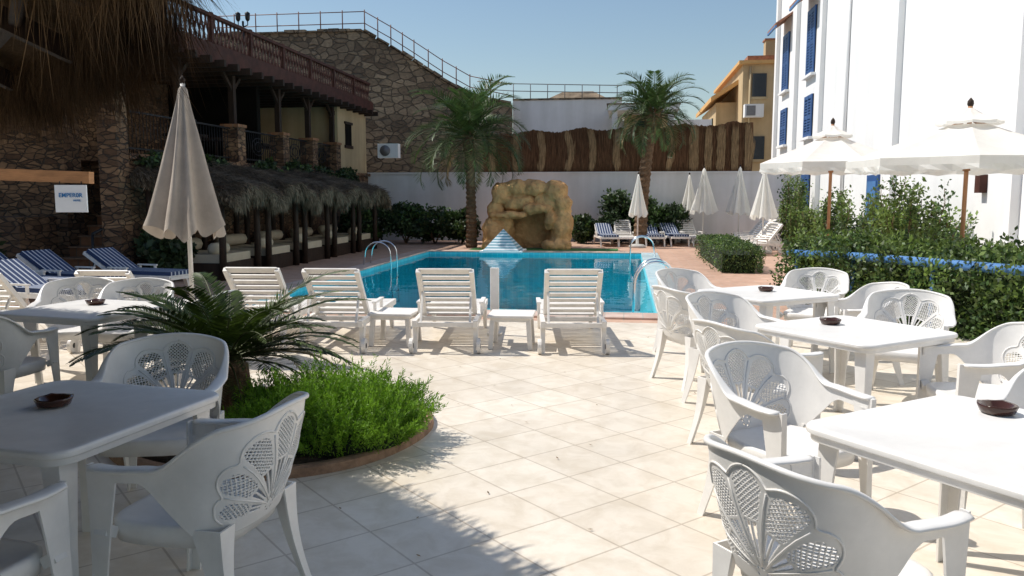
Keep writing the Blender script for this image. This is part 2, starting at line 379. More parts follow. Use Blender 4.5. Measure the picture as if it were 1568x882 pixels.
mb=MB(); mb.box(-.7,1.9,30.5,34.5,4.75,4.95,whitew2); mb.box(-.1,1.6,32.2,32.9,2.4,4.74,cream)
for x in (-.45,1.6): mb.box(x-.1,x+.1,30.6,30.8,0,4.75,whitew2)
mb.box(.3,.9,32.15,32.2,3.6,4.5,glass); mb.box(-.75,1.95,30.45,34.55,4.95,5.0,stoneM); mb.obj('flat_roof_pavilion')
mb=MB()
mb.box(5.0,11,37,47,0,7.3,ochre)
mb.box(4.1,5.0,39,46,0,5.9,ochre)
mb.add([(3.8,38.4,5.9),(3.8,46.5,5.9),(7.0,46.5,7.9),(7.0,38.4,7.9),(3.8,38.4,6.1),(3.8,46.5,6.1),(7.0,46.5,8.1),(7.0,38.4,8.1)],[(0,1,2,3),(4,7,6,5),(0,3,7,4),(0,4,5,1),(1,5,6,2)],orange)
mb.add([(3.85,38.45,6.13),(3.85,46.4,6.13),(7.0,46.4,8.13),(7.0,38.45,8.13)],[(3,2,1,0)],tileR)
mb.box(4.8,11.2,36.8,47.2,7.3,7.45,orange); mb.box(5.2,11,37.2,46.8,7.45,7.7,tileR)
mb.box(6.0,6.5,37.5,38.1,7.7,8.4,ochre); mb.box(5.95,6.55,37.45,38.15,8.4,8.47,tileR)
for x,z in ((5.4,3.2),(5.4,5.9)): mb.box(x,x+.6,36.95,37,z,z+1.0,glass); mb.box(x-.06,x+.66,36.9,36.96,z-.1,z,cream)
for y in (40.2,42.2,44): mb.box(4.04,4.1,y,y+.8,4.2,5.3,glass)
mb.tube([(5.3,36.93,0),(5.3,36.93,7.2)],.05,cream,6)
mb.obj('ochre_house')
mb=MB(); mb.box(5.05,5.85,36.5,36.95,5.0,5.55,whitew); mb.box(5.12,5.5,36.47,36.5,5.06,5.48,greymetal); mb.obj('air_conditioner')
mb=MB(); mb.box(0,.75,-.3,0,0,.5,whitew)
mb.tube([(.28,-.31,.25),(.28,-.33,.25)],.19,greymetal,16); mb.obj('air_conditioner',C(-4.75,29.3,2.95))

# ------------------------------------------------------------ white building on the right
BX=5.9
mb=MB(); mb.box(BX,16,4.5,34,0,10.5,whitew)
for y in (13.3,19.0,26.1,29.9,33.6): mb.box(BX-.14,BX+.02,y-.16,y+.16,0,10.3,whitew)
mb.box(BX-.16,BX,4.5,34.02,10.3,10.5,whitew)
for y in (27.8,32.0):
    for z0,z1 in ((5.5,7.6),(3.5,4.85),(1.2,2.3)):
        mb.box(BX-.03,BX+.01,y-.55,y+.55,z0,z1,black)
        for a,b in ((-.55,-.42),(-.06,.06),(.42,.55)): mb.box(BX-.07,BX-.03,y+a,y+b,z0,z1,blue)
        for a,b in ((z0,z0+.12),(z1-.12,z1),((z0+z1)/2-.04,(z0+z1)/2+.04)): mb.box(BX-.065,BX-.03,y-.42,y+.42,a,b,blue)
        for q in range(int((z1-z0)/.09)-2): mb.beam((BX-.05,y-.42,z0+.16+q*.09),(BX-.05,y+.42,z0+.16+q*.09),.035,.05,blue)
        mb.box(BX-.16,BX,y-.7,y+.7,z0-.08,z0,whitew)
    mb.add([(BX-.6,y-.85,7.85),(BX-.6,y+.85,7.85),(BX,y+.85,8.25),(BX,y-.85,8.25),(BX-.6,y-.85,7.77),(BX-.6,y+.85,7.77),(BX,y+.85,8.17),(BX,y-.85,8.17)],[(0,1,2,3)[::-1],(4,5,6,7),(0,3,7,4),(1,5,6,2),(0,4,5,1)],tileR)
    mb.beam((BX-.58,y-.85,7.74),(BX-.58,y+.85,7.74),.06,.07,bluel)
mb.box(BX-.05,BX+.01,20.0,20.9,0,2.1,blue); mb.box(BX-.07,BX-.05,20.1,20.8,.15,1.95,bluel)
mb.box(BX-.12,BX,14.3,14.5,1.65,1.95,woodred); mb.box(BX-.6,BX-.3,6,27,0,.62,whitew)
mb.tube([(BX-.05,23.2,0),(BX-.05,23.2,10.2)],.045,whitew,8)
mb.obj('white_hotel_building')

# ------------------------------------------------------------ left terrace building
mb=MB(); FX=-9.3
mb.box(-20,FX,17.6,28.5,0,2.3,stoneD); mb.box(-20,FX+.1,17.6,28.5,2.3,2.4,stoneD)
mb.box(-9.57,FX+.0,14.1,17.6,0,2.3,stoneD); mb.box(-9.6,FX+.08,14.1,17.6,2.3,2.4,stoneD)
mb.box(-9.62,FX+.06,13.75,14.1,0,3.75,stoneD)
mb.box(-20,-10.95,14.6,15.1,0,3.7,stoneD)
mb.box(-20,-11.2,13.6,14.6,0,1.2,stoneD)
for i in range(12): mb.box(-10.95,-9.58,14.0+i*.3,17.6,i*.2,(i+1)*.2-.03,brick); mb.box(-10.95,-9.58,13.96+i*.3,17.6,(i+1)*.2-.03,(i+1)*.2,curb)
mb.box(-13,-9.7,20.5,20.7,2.4,4.6,black)  # solid black panel, painted-in shade of the opening above the stairs
mb.box(-14,-12.2,20.7,28.3,2.4,4.6,cream); mb.box(-14,-12.2,15.1,20.5,2.4,4.6,stoneD)
for y in (21.2,22.6,24.2):
    mb.box(-12.23,-12.17,y,y+.9,2.42 if y<22 else 3.1,4.2,black); mb.box(-12.26,-12.17,y-.08,y,2.42,4.28,wood); mb.box(-12.26,-12.17,y+.9,y+.98,2.42,4.28,wood)
mb.box(-12.2,FX-.05,25.6,28.5,2.4,4.6,cream)
mb.box(FX-.055,FX-.03,26.3,26.9,3.3,4.0,black); mb.box(FX-.05,FX+.0,26.22,26.98,3.2,3.3,wood); mb.box(FX-.05,FX,26.22,26.98,4.0,4.08,wood)
for y in (18.5,20,22.3,23.6):
    mb.box(-11.2,-10.4,y,y+.7,3.05,3.12,wood); mb.tube([(-10.8,y+.35,2.4),(-10.8,y+.35,3.05)],.04,wood,6)
mb.box(-20,FX+.15,11.5,28.5,4.62,4.9,wood)
mb.box(FX+.15,FX+.22,11.4,28.6,4.55,4.95,woodred)
for y in np.arange(11.6,28.4,.62): mb.box(-12,FX+.45,y,y+.1,4.45,4.6,wood)
for y in np.arange(11.6,28.6,1.9):
    mb.box(FX+.05,FX+.15,y-.05,y+.05,4.9,5.65,woodred)
    y2=min(y+1.9,28.5)
    for k in range(10):
        a=y+(y2-y)*k/10;b=y+(y2-y)*(k+1)/10
        mb.beam((FX+.1,a,4.95),(FX+.1,b,5.55),.02,.045,woodred); mb.beam((FX+.075,a,5.55),(FX+.075,b,4.95),.02,.045,woodred)
mb.box(FX+.04,FX+.16,11.5,28.5,5.55,5.62,woodred); mb.box(FX+.045,FX+.15,11.5,28.5,4.93,4.99,woodred)
piers=[18.7,21.3,23.4,25.4]
for y in piers:
    mb.box(FX-.36,FX+.04,y-.2,y+.2,2.4,3.25,stoneD); mb.box(FX-.39,FX+.07,y-.23,y+.23,3.25,3.32,brick)
for y in (14.0,16.3)+tuple(piers): 
    mb.box(FX-.24,FX-.1,y-.07,y+.07,3.3 if y!=16.3 else 2.4,4.62,wood)
    mb.beam((FX-.17,y,4.1),(FX-.17,y+.5,4.58),.08,.08,wood); mb.beam((FX-.17,y,4.1),(FX-.17,y-.5,4.58),.08,.08,wood)
def rail(y0,y1,fancy=False):
    for z in (2.5,3.2): mb.box(FX-.18,FX-.14,y0,y1,z,z+.035,iron)
    n=int((y1-y0)/.12)
    for k in range(1,n):
        y=y0+(y1-y0)*k/n; mb.tube([(FX-.16,y,2.4),(FX-.16,y+(.06 if fancy else 0),2.85),(FX-.16,y,3.2)],.009,iron,4)
    if fancy:
        m=(y0+y1)/2
        for r_ in (.12,.22): mb.tube([(FX-.16,m+r_*1.6*math.cos(a),2.86+r_*math.sin(a)) for a in np.linspace(0,6.28,17)],.014,iron,4)
rail(14.1,18.5);rail(18.9,21.1,True);rail(21.5,23.2,True);rail(23.6,25.2,True)
mb.tube([(-9.65,13.5,.9),(-9.66,14.2,1.1),(-9.66,17.3,3.3)],.03,iron,6); mb.tube([(-9.65,13.5,.0),(-9.65,13.5,.9)],.025,iron,6)
mb.obj('terrace_restaurant_building')
mb=MB(); h=1.2; mb.tube([(0,0,0),(0,0,h)],.03,iron,6)
for a in (-.13,.13):
    mb.tube([(0,0,h-.15),(a,0,h-.1),(a,0,h)],.015,iron,5); mb.tube([(a,0,h),(a,0,h+.05),(a,0,h+.2),(a,0,h+.24)],[.03,.06,.07,.01],iron,8)
mb.obj('street_lamp',(FX-.6,20.3,4.9))

for i in range(5):
    y0=14.2+i*1.98; W=1.62; mb=MB(); dh=random.uniform(-.06,.1)
    for x in (-7.55,-9.0):
        for y in (.08,W-.08): mb.tube([(x,y,0),(x+.02,y,.9),(x,y,1.78 if x>-8 else 2.05)],[.075,.065,.06],wood,7)
    mb.beam((-7.5,-.05,1.75),(-7.5,W+.05,1.75),.09,.1,wood)
    def top_(u,v): return 1.98+dh-.40*u+.32*math.sin(math.pi*min(1,max(0,v)))**.8*(.75+.25*(1-u))+.03*math.sin(v*17+u*9+i)
    nu,nv_=8,14; V=[(-9.25+2.05*a/nu,-.08+(W+.16)*b/nv_,top_(a/nu,b/nv_)) for a in range(nu+1) for b in range(nv_+1)]
    mb.add(V,[(a*(nv_+1)+b,(a+1)*(nv_+1)+b,(a+1)*(nv_+1)+b+1,a*(nv_+1)+b+1) for a in range(nu) for b in range(nv_)],thatchg)
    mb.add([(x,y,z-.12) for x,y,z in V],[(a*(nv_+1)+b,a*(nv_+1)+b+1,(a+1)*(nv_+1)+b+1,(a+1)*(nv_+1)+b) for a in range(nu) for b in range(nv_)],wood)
    n=5200; u=rng.random(n); vv=rng.random(n); P=np.stack([-9.25+2.05*u,-.12+(W+.24)*vv,np.array([top_(a,b) for a,b in zip(u,vv)])+rng.random(n)*.06],1)
    T=np.stack([rng.uniform(.06,.24,n),rng.normal(0,.09,n)+(vv-.5)*.3,rng.uniform(-.16,.07,n)],1); mb.blades(P,T,np.stack([np.zeros(n),np.full(n,.012),np.full(n,.004)],1),thatchg)
    for (xs,ys,nn) in (((-7.32,-7.1),(-.15,W+.15),2400),((-9.2,-7.2),(-.16,-.06),1100),((-9.2,-7.2),(W+.06,W+.16),600)):
        P=np.stack([rng.uniform(*xs,nn),rng.uniform(*ys,nn),np.zeros(nn)],1); P[:,2]=[top_((p[0]+9.25)/2.05,(p[1]+.08)/(W+.16)) for p in P]; P[:,2]+=rng.uniform(-.1,.04,nn)
        T=np.stack([rng.uniform(0,.09,nn),rng.normal(0,.06,nn),-rng.uniform(.08,.36,nn)*(0.75+.35*np.sin(P[:,1]*9+i))],1); mb.blades(P,T,np.tile([.006,.010,0],(nn,1)),thatchg)
    mb.box(-9.0,-7.6,.12,W-.12,0,.32,wood); mb.box(-8.95,-7.65,.18,W-.18,.32,.48,cushion)
    mb.tube([(-7.85,.25,.58),(-7.85,.3,.58),(-7.85,.75,.58),(-7.85,.8,.58)],[.05,.12,.12,.05],cushion,10)
    mb.tube([(-8.75,.3,.62),(-8.75,W-.3,.62)],.13,cushion,8)
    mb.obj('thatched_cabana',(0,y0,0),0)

# ------------------------------------------------------------ foreground thatched roof
mb=MB(); ccx,ccd,R=-7.63,.13,7.0
def rimpt(a,r,z): return C(ccx+r*math.cos(a),ccd+r*math.sin(a),z)
na=90
rings=[[rimpt(2*math.pi*k/na,r_,z) for k in range(na)] for r_,z in ((.3,5.35),(R-2.2,3.2),(R-.12,2.34),(R+.02,2.40),(R-.05,2.60),(R-2.2,3.5),(.3,5.6))]
mb.loft(rings,thatch,False,True)
for k in range(0,na,3):
    a=2*math.pi*k/na; mb.beam(rimpt(a,R-.25,2.30),rimpt(a,1,4.85),.08,.1,wood)
for r_,z in ((R-.5,2.42),(R-1.8,2.97),(R-3.2,3.57)):
    mb.tube([rimpt(2*math.pi*k/60,r_,z) for k in range(61)],.035,wood,5)
n=46000; a=rng.uniform(-.25,1.75,n); r_=R+rng.uniform(-.3,.08,n); z=rng.uniform(2.28,2.62,n)
P=np.array([rimpt(a[i],r_[i],z[i]) for i in range(n)])
L=rng.uniform(.14,.44,n)*(0.78+.22*np.sin(a*31)+.2*np.sin(a*77)+.1*np.sin(a*140))
T=np.stack([rng.normal(.03,.06,n),rng.normal(0,.06,n),-L],1)
S=np.stack([-np.sin(a+A8),np.cos(a+A8),np.zeros(n)],1)*rng.uniform(.002,.0065,n)[:,None]
mb.blades(P,T,S,thatch)
n=9000; a=rng.uniform(-.25,1.75,n); r_=R-rng.random(n)*1.4; P=np.array([rimpt(a[i],r_[i],2.62+(R-r_[i])*.40) for i in range(n)])
T=np.stack([np.cos(a+A8)*.2,np.sin(a+A8)*.2,-.10+rng.normal(0,.05,n)],1); mb.blades(P,T,np.stack([-np.sin(a+A8),np.cos(a+A8),np.zeros(n)],1)*.01,thatch)
for aa in (1.7,2.8,4,5.2): p=rimpt(aa,R-.7,0); mb.tube([p,(p[0],p[1],2.6)],.09,wood,8)
mb.obj('thatched_roof_shelter')

mb=MB(); a=Vector(C(-6.3,9.1,1.86));b=Vector(C(-4.67,9.0,1.80))
mb.beam(a,b,.1,.13,woodor); pz=C(-6.2,9.1,0); mb.box(pz[0]-.06,pz[0]+.06,pz[1]-.06,pz[1]+.06,0,1.8,woodor)
mb.obj('wooden_beam')
mb=MB(); mb.box(-.175,.175,-.01,.01,-.15,.15,signw); mb.tube([(-.12,0,.15),(-.12,0,.19)],.006,iron,4); mb.tube([(.12,0,.15),(.12,0,.19)],.006,iron,4)
sg=mb.obj('hotel_sign',C(-4.88,8.95,1.57),A8)
for nm,body,size,loc in (('sign_lettering','EMPER0R',.066,(0,-.014,.015)),('sign_subtitle','HOTEL',.026,(.07,-.014,-.03))):
    cu=bpy.data.curves.new(nm,'FONT'); cu.body=body; cu.size=size; cu.extrude=.002; cu.align_x='CENTER'; cu.materials.append(signblue); cu.offset=.0005
    to=bpy.data.objects.new(nm,cu); scn.collection.objects.link(to); to.parent=sg; to.location=loc; to.rotation_euler=(math.pi/2,0,0)

# ------------------------------------------------------------ chair
def sst(a,b,x): t=np.clip((x-a)/(b-a),0,1); return t*t*(3-2*t)
def chair_mesh():
    half=[(0,-.27),(.10,-.262),(.18,-.235),(.245,-.17),(.275,-.08),(.285,.03),(.283,.13),(.272,.22)]
    ctrl=[(-x,y) for x,y in half[::-1]]+half[1:]
    P=[Vector((*p,0)) for p in ctrl]; P=[P[0]*2-P[1]]+P+[P[-1]*2-P[-2]]
    dense=[]
    for i in range(1,len(P)-2):
        for k in range(12):
            t=k/12; p0,p1,p2,p3=P[i-1:i+3]
            dense.append(.5*((2*p1)+(p2-p0)*t+(2*p0-5*p1+4*p2-p3)*t*t+(3*p1-p0-3*p2+p3)*t**3))
    dense.append(P[-2]); D=np.array([[p.x,p.y] for p in dense])
    s=np.concatenate([[0],np.cumsum(np.linalg.norm(np.diff(D,axis=0),axis=1))]); s-=s[-1]/2; Lh=s[-1]
    def pt(a): return np.interp(a,s,D[:,0]),np.interp(a,s,D[:,1])
    def nrm(a):
        x0,y0=pt(a-.01);x1,y1=pt(a+.01); t=np.array([x1-x0,y1-y0]);t/=np.linalg.norm(t); return t[1],-t[0]
    def top(a): a=abs(a); return .845-.03*(a/.2)**2*(a<.2)-.03*(a>=.2)-.15*sst(.20,.42,a)-.012*sst(.42,.6,a)
    def bot(a): a=abs(a); return .40+(top(a)-.055-.40)*sst(.27,.50,a)
    def surf(a,z):
        x,y=pt(a); nx_,ny_=nrm(a); w=1-sst(.1,.45,abs(a)); o=(z-.40)*(.05+.22*w)
        return (x+nx_*o,y+ny_*o-.02*w*math.sin((z-.4)*7),z)
    av=np.concatenate([np.linspace(-Lh,-.24,26)[:-1],np.linspace(-.24,.24,171),np.linspace(.24,Lh,26)[1:]])
    nv=156; V=[];F=[]; Z0=.452
    def hole(a,z):
        dz=z-Z0; r=math.hypot(a,dz); ph=math.degrees(math.atan2(a,dz))
        if r<.018: return False
        if r<.026: return (int((ph+180)/30)%2==0)
        if abs(ph)>94: return False
        sp=26; k=max(-3,min(3,round(ph/sp))); Rm=(.340,.322,.275,.228)[abs(k)]; dl=math.radians(ph-sp*k); ws=r*math.sin(dl); w=abs(ws); l=r*math.cos(dl)
        hw=math.tan(math.radians(9.6))
        rc=Rm/(1+hw); rad=rc*hw*1.02
        if l<.06: return False
        inside = (w<l*hw*.97) if l<rc else ((l-rc)**2+w*w<rad*rad)
        if not inside: return False
        lb=.56*Rm
        if l<lb-.010:                     # pair of narrow slits beside the rib
            return w>.0036 and w<l*hw*.72
        if l<lb: return False
        p=((l+ws)/.0165)%1;q=((l-ws)/.0165)%1
        return p>.32 and q>.32
    for a in av:
        t0,b0=top(a),bot(a)
        for j in range(nv+1): V.append(surf(a,b0+(t0-b0)*j/nv))
    for i in range(len(av)-1):
        am=(av[i]+av[i+1])/2; ta,ba=top(am),bot(am)
        for j in range(nv):
            if abs(am)<.24:
                z=ba+(ta-ba)*(j+.5)/nv
                if z<ta-.030 and hole(am,z): continue
            F.append((i*(nv+1)+j,(i+1)*(nv+1)+j,(i+1)*(nv+1)+j+1,i*(nv+1)+j+1))
    me=bpy.data.meshes.new('shell'); me.from_pydata(V,[],F); me.polygons.foreach_set('use_smooth',[True]*len(F))
    ob=bpy.data.objects.new('tmp',me); scn.collection.objects.link(ob); so=ob.modifiers.new('s','SOLIDIFY'); so.thickness=.006; so.offset=0
    dg=bpy.context.evaluated_depsgraph_get(); ev=ob.evaluated_get(dg).to_mesh()
    V=[tuple(v.co) for v in ev.vertices];F=[tuple(p.vertices) for p in ev.polygons]
    ob.evaluated_get(dg).to_mesh_clear(); bpy.data.objects.remove(ob)
    mb=MB(); mb.add(V,F,plastic,True)
    for sgn in (-1,1):
        pts=[];pts2=[]
        for q in range(44):
            ph=sgn*q/43*91; k=abs(ph)/26; fr=abs(k-round(k)); Rb=np.interp(k,[0,1,2,3,3.5],[.356,.339,.291,.242,.236]); Rr=Rb*(1-.11*(fr*2)**2.2)+.003
            a=Rr*math.sin(math.radians(ph)); z=Z0+Rr*math.cos(math.radians(ph)); z=min(z,top(a)-.018)
            x,y,zz=surf(a,z); nx_,ny_=nrm(a); pts.append((x-nx_*.004,y-ny_*.004,zz)); pts2.append((x+nx_*.004,y+ny_*.004,zz))
        mb.tube(pts,.0045,plastic,6); mb.tube(pts2,.0045,plastic,6)
    for k in (-2.5,-1.5,-.5,.5,1.5,2.5):  # raised rays between the petals
        ph=math.radians(26*k); r1=(.30,.27,.235)[int(abs(k))]
        for sd in (-1,1):
            pts=[]
            for q in range(6):
                r_=.03+(r1-.03)*q/5; a=r_*math.sin(ph); z=Z0+r_*math.cos(ph); x,y,zz=surf(a,z); nx_,ny_=nrm(a); pts.append((x+sd*nx_*.0035,y+sd*ny_*.0035,zz))
            mb.tube(pts,.0035,plastic,5)
    rings=[]
    for a in np.linspace(-Lh,Lh,90):
        x,y,z=surf(a,top(a)); nx_,ny_=nrm(a); k=sst(.25,.45,abs(a)); W=.012+.022*k; hh=.009
        e=min(1,(Lh-abs(a))/.03+.45); W*=e
        cx,cy=x+nx_*(.004+.008*k),y+ny_*(.004+.008*k)
        rings.append([(cx+nx_*W*math.cos(t),cy+ny_*W*math.cos(t),z+hh*math.copysign(abs(math.sin(t))**.6,math.sin(t))-.003) for t in [2*math.pi*q/10 for q in range(10)]])
    mb.loft(rings,plastic)
    def outline(z,sh=0):
        pts=[]
        for q in range(36):
            t=2*math.pi*q/36; cx=math.copysign(abs(math.cos(t))**.45,math.cos(t));cy=math.copysign(abs(math.sin(t))**.45,math.sin(t))
            wx=.25 if cy>0 else .25-.03*abs(cy)
            pts.append((cx*(wx-sh),cy*(.245-sh),z))
        return pts
    mb.loft([outline(.355,.006),outline(.40,.0),outline(.425,.0),outline(.435,.012),outline(.432,.03),outline(.422,.08),outline(.415,.18)],plastic)
    def leg(p0,p1,sx,sy,w0x,w0y,w1x,w1y,zs,bend):
        rg=[]
        for i in range(9):
            t=i/8; k=1-(1-t)**1.8; x=p0[0]+(p1[0]-p0[0])*t+bend[0]*math.sin(math.pi*t); y=p0[1]+(p1[1]-p0[1])*t+bend[1]*math.sin(math.pi*t); z=zs*(1-t)
            wx=w0x+(w1x-w0x)*k; wy=w0y+(w1y-w0y)*k; th=.009
            rg.append([(x,y,z),(x+sx*wx,y,z),(x+sx*wx,y+sy*th,z),(x+sx*th,y+sy*th,z),(x+sx*th,y+sy*wy,z),(x,y+sy*wy,z)])
        mb.loft(rg,plastic,False)
    for sgn in (-1,1):
        leg((sgn*.297,.245),(sgn*.285,.265),-sgn,-1,.03,.13,.036,.048,.655,(0,-.008))
        leg((sgn*.262,-.262),(sgn*.275,-.325),-sgn,1,.09,.12,.036,.045,.44,(-sgn*.01,.02))
        mb.beam((sgn*.24,.2,.39),(sgn*.292,.2,.42),.05,.04,plastic)
    return mb.mesh('plastic_armchair')
CH=chair_mesh()
def chair(x,d,fx,fd): place(CH,'plastic_armchair',C(x,d),ROT(fx,fd)+random.uniform(-.03,.03))
def table_mesh(W=.94):
    mb=MB()
    def sq(h,z,r=.09):
        p=[]
        for q,(sx,sy) in enumerate(((1,1),(-1,1),(-1,-1),(1,-1))):
            for k in range(7):
                t=math.pi/2*(q+k/6); p.append((sx*(h-r)+r*math.cos(t),sy*(h-r)+r*math.sin(t),z))
        return p
    h=W/2
    mb.loft([sq(h-.012,.665),sq(h-.012,.69),sq(h,.695),sq(h,.712),sq(h-.006,.72),sq(h-.03,.72),sq(h-.034,.7185)],plastic)
    for sx in (-1,1):
        for sy in (-1,1):
            rg=[]
            for t,wd in ((0,.085),(.5,.06),(1,.05)):
                x=sx*(h-.06+.02*t); y=sy*(h-.06+.02*t); z=.68*(1-t); th=.012
                rg.append([(x,y,z),(x-sx*wd,y,z),(x-sx*wd,y-sy*th,z),(x-sx*th,y-sy*th,z),(x-sx*th,y-sy*wd,z),(x,y-sy*wd,z)])
            mb.loft(rg,plastic,False)
    return mb.mesh('plastic_table')
TB=table_mesh()
mb=MB(); rg=[]
for r_,z in ((.045,0),(.06,.004),(.072,.03),(.07,.036),(.058,.034),(.045,.012),(.01,.01)):
    rg.append([(r_*math.cos(2*math.pi*k/16)*(1+.05*(k%4==0)),r_*math.sin(2*math.pi*k/16)*(1+.05*(k%4==0)),z+(.004 if k%4==0 and z>.02 else 0)) for k in range(16)])
mb.loft(rg,glassbrown,True); ASH=mb.mesh('ashtray')
def table(x,d,fx,fd,ax,ad,s=1):
    place(TB,'plastic_table',C(x,d),ROT(fx,fd),.002,s); place(ASH,'ashtray',C(ax,ad,.721*s),random.random())
table(1.74,2.80,.49,-.87,1.93,3.12,1.03)
chair(1.03,2.48,.88,.47); chair(1.33,3.76,.45,-.89); chair(2.36,3.35,-.87,-.49)
table(2.28,5.30,.49,-.87,2.2,5.49)
chair(1.55,4.98,.90,.44); chair(1.72,6.0,.5,-.86); chair(3.05,6.15,-.5,-.86); chair(2.80,4.72,-.95,.1)
table(2.35,7.35,.45,-.88,2.36,7.42)
chair(1.62,6.85,.92,.38); chair(1.85,8.05,.5,-.86); chair(3.05,8.1,-.5,-.86); chair(3.0,6.95,-.97,-.1)
table(-1.87,3.24,.28,.96,-1.93,3.31,1.0)
chair(-1.20,2.98,-.97,.22); chair(-1.80,3.98,.1,-.99); chair(-1.83,2.42,.25,.97)
table(-3.35,6.3,.3,.95,-3.4,6.5)
chair(-3.62,5.55,.1,.99); chair(-3.35,7.0,.1,-.99); chair(-2.65,6.4,-1,.1); chair(-4.1,6.2,1,.1)
chair(-3.9,7.1,.3,-.95)

# ------------------------------------------------------------ sun loungers
def lounger_mesh(mat,cush=None,bz=.52,by=.46):
    mb=MB(); w=.32
    hz=.33
    for sx in (-1,1):
        mb.box(sx*w-.025,sx*w+.025,-.55,1.3,hz-.05,hz+.02,mat)
        mb.beam((sx*(w-.04),-.02,hz+.03),(sx*(w-.04),-.02-by,hz+.02+bz),.055,.05,mat,(1,0,0))
        mb.beam((sx*(w-.06),-.48,hz-.02),(sx*(w-.06),-.02-by*.6,hz+bz*.56),.025,.025,mat,(1,0,0))
        for y0,y1 in ((-.42,-.5),(1.05,1.15)):
            mb.loft([[(sx*w-.028,y0-.045,hz-.03),(sx*w+.028,y0-.045,hz-.03),(sx*w+.028,y0+.045,hz-.03),(sx*w-.028,y0+.045,hz-.03)],
                     [(sx*w-.02,y1-.025,.0),(sx*w+.02,y1-.025,.0),(sx*w+.02,y1+.025,.0),(sx*w-.02,y1+.025,.0)]],mat,False)
        mb.beam((sx*(w+.03),.0,.47),(sx*(w+.03),.42,.47),.05,.025,mat); mb.box(sx*(w+.03)-.015,sx*(w+.03)+.015,.36,.40,hz,.46,mat); mb.box(sx*(w+.03)-.015,sx*(w+.03)+.015,.02,.06,hz,.46,mat)
        mb.tube([(sx*(w+.035)-.02,-.52,.08),(sx*(w+.035)+.02,-.52,.08)],.08,mat,16,False)
        mb.tube([(sx*(w+.035)-.022,-.52,.08),(sx*(w+.035)+.022,-.52,.08)],.03,rubber,10,False)
    for y in (-.53,-.1,1.28): mb.box(-w,w,y,y+.04,hz-.05,hz+.0,mat)
    for k in range(13):
        y=.02+k*.098; mb.box(-w+.02,w-.02,y,y+.075,hz+.0,hz+.022,mat)
    for k in range(8):
        t0=(k+.12)/8; t1=(k+.70)/8 if k<7 else 1.0
        a=Vector((0,-.02-by*t0,hz+.04+bz*t0)); b=Vector((0,-.02-by*t1,hz+.04+bz*t1))
        m_=(a+b)/2; d=(b-a); ew=w-.04
        mb.beam(m_-Vector((ew,0,0)),m_+Vector((ew,0,0)),.02,d.length,mat,d.normalized())
    if cush:
        mb.box(-.28,.28,.0,1.28,hz+.024,hz+.09,cush)
        mb.add([(-.28,.02,hz+.06),(.28,.02,hz+.06),(.28,.02-by,hz+.03+bz),(-.28,.02-by,hz+.03+bz),(-.28,.09,hz+.09),(.28,.09,hz+.09),(.28,.07-by,hz+.09+bz),(-.28,.07-by,hz+.09+bz)],[(0,1,2,3),(7,6,5,4),(0,3,7,4),(1,5,6,2),(3,2,6,7)],cush)
    return mb.mesh('sun_lounger')
LG=lounger_mesh(plastic2); LC=lounger_mesh(plastic2,strip_c,.36,.58)
for x,d,r_ in ((-2.68,8.75,.09),(-1.83,8.62,.09),(-.67,8.6,.11),(.63,8.55,.13),(-4.15,8.6,.09),(-5.3,8.4,.02)):
    place(LG,'sun_lounger',C(x,d),r_,.004,.97 if x>-3 else .95)
def sidetable(x,d,r_=0):
    mb=MB(); mb.box(-.24,.24,-.24,.24,.33,.36,plastic2); mb.box(-.21,.21,-.21,.21,.29,.33,plastic2)
    for a in (-1,1):
        for b in (-1,1): mb.beam((a*.19,b*.19,.3),(a*.21,b*.21,0),.05,.05,plastic2)
    mb.obj('side_table',C(x,d),r_,.006)
sidetable(.0,8.5,.05); sidetable(-1.27,8.65,0); sidetable(-3.4,8.8,.1)
mb=MB(); mb.box(-.05,.05,-.02,.02,0,.78,plastic2); mb.box(-.08,.08,-.06,.06,0,.03,plastic2); mb.obj('pool_marker_post',C(-.2,9.2),0,.006)
for k,(x,d,fx,fd) in enumerate(((3.05,26.4,.05,-1),(3.65,26.4,0,-1),(4.55,26.5,0,-1),(5.25,26.6,.1,-1),(5.9,26.8,.2,-1))):
    place(LG if k in(1,4) else LC,'sun_lounger',C(x,d),ROT(fx,fd),0,.9)
for x,d,fx,fd in ((6.8,21.9,-1,-.3),(7.0,22.8,-1,-.2),(7.2,23.9,-1,-.25),(7.4,25.0,-1,-.1),(8.0,26.0,-1,-.1)):
    place(LG,'sun_lounger',C(x,d),ROT(fx,fd),0,.95)
for x,d,fx,fd in ((-7.7,12.2,.9,-.35),(-7.3,12.9,.9,-.3),(-6.5,13.4,.9,-.3),(-8.2,11.4,.9,-.4),(-6.6,10.9,.9,-.3)):
    place(LC,'sun_lounger',C(x,d),ROT(fx,fd),0,.93)

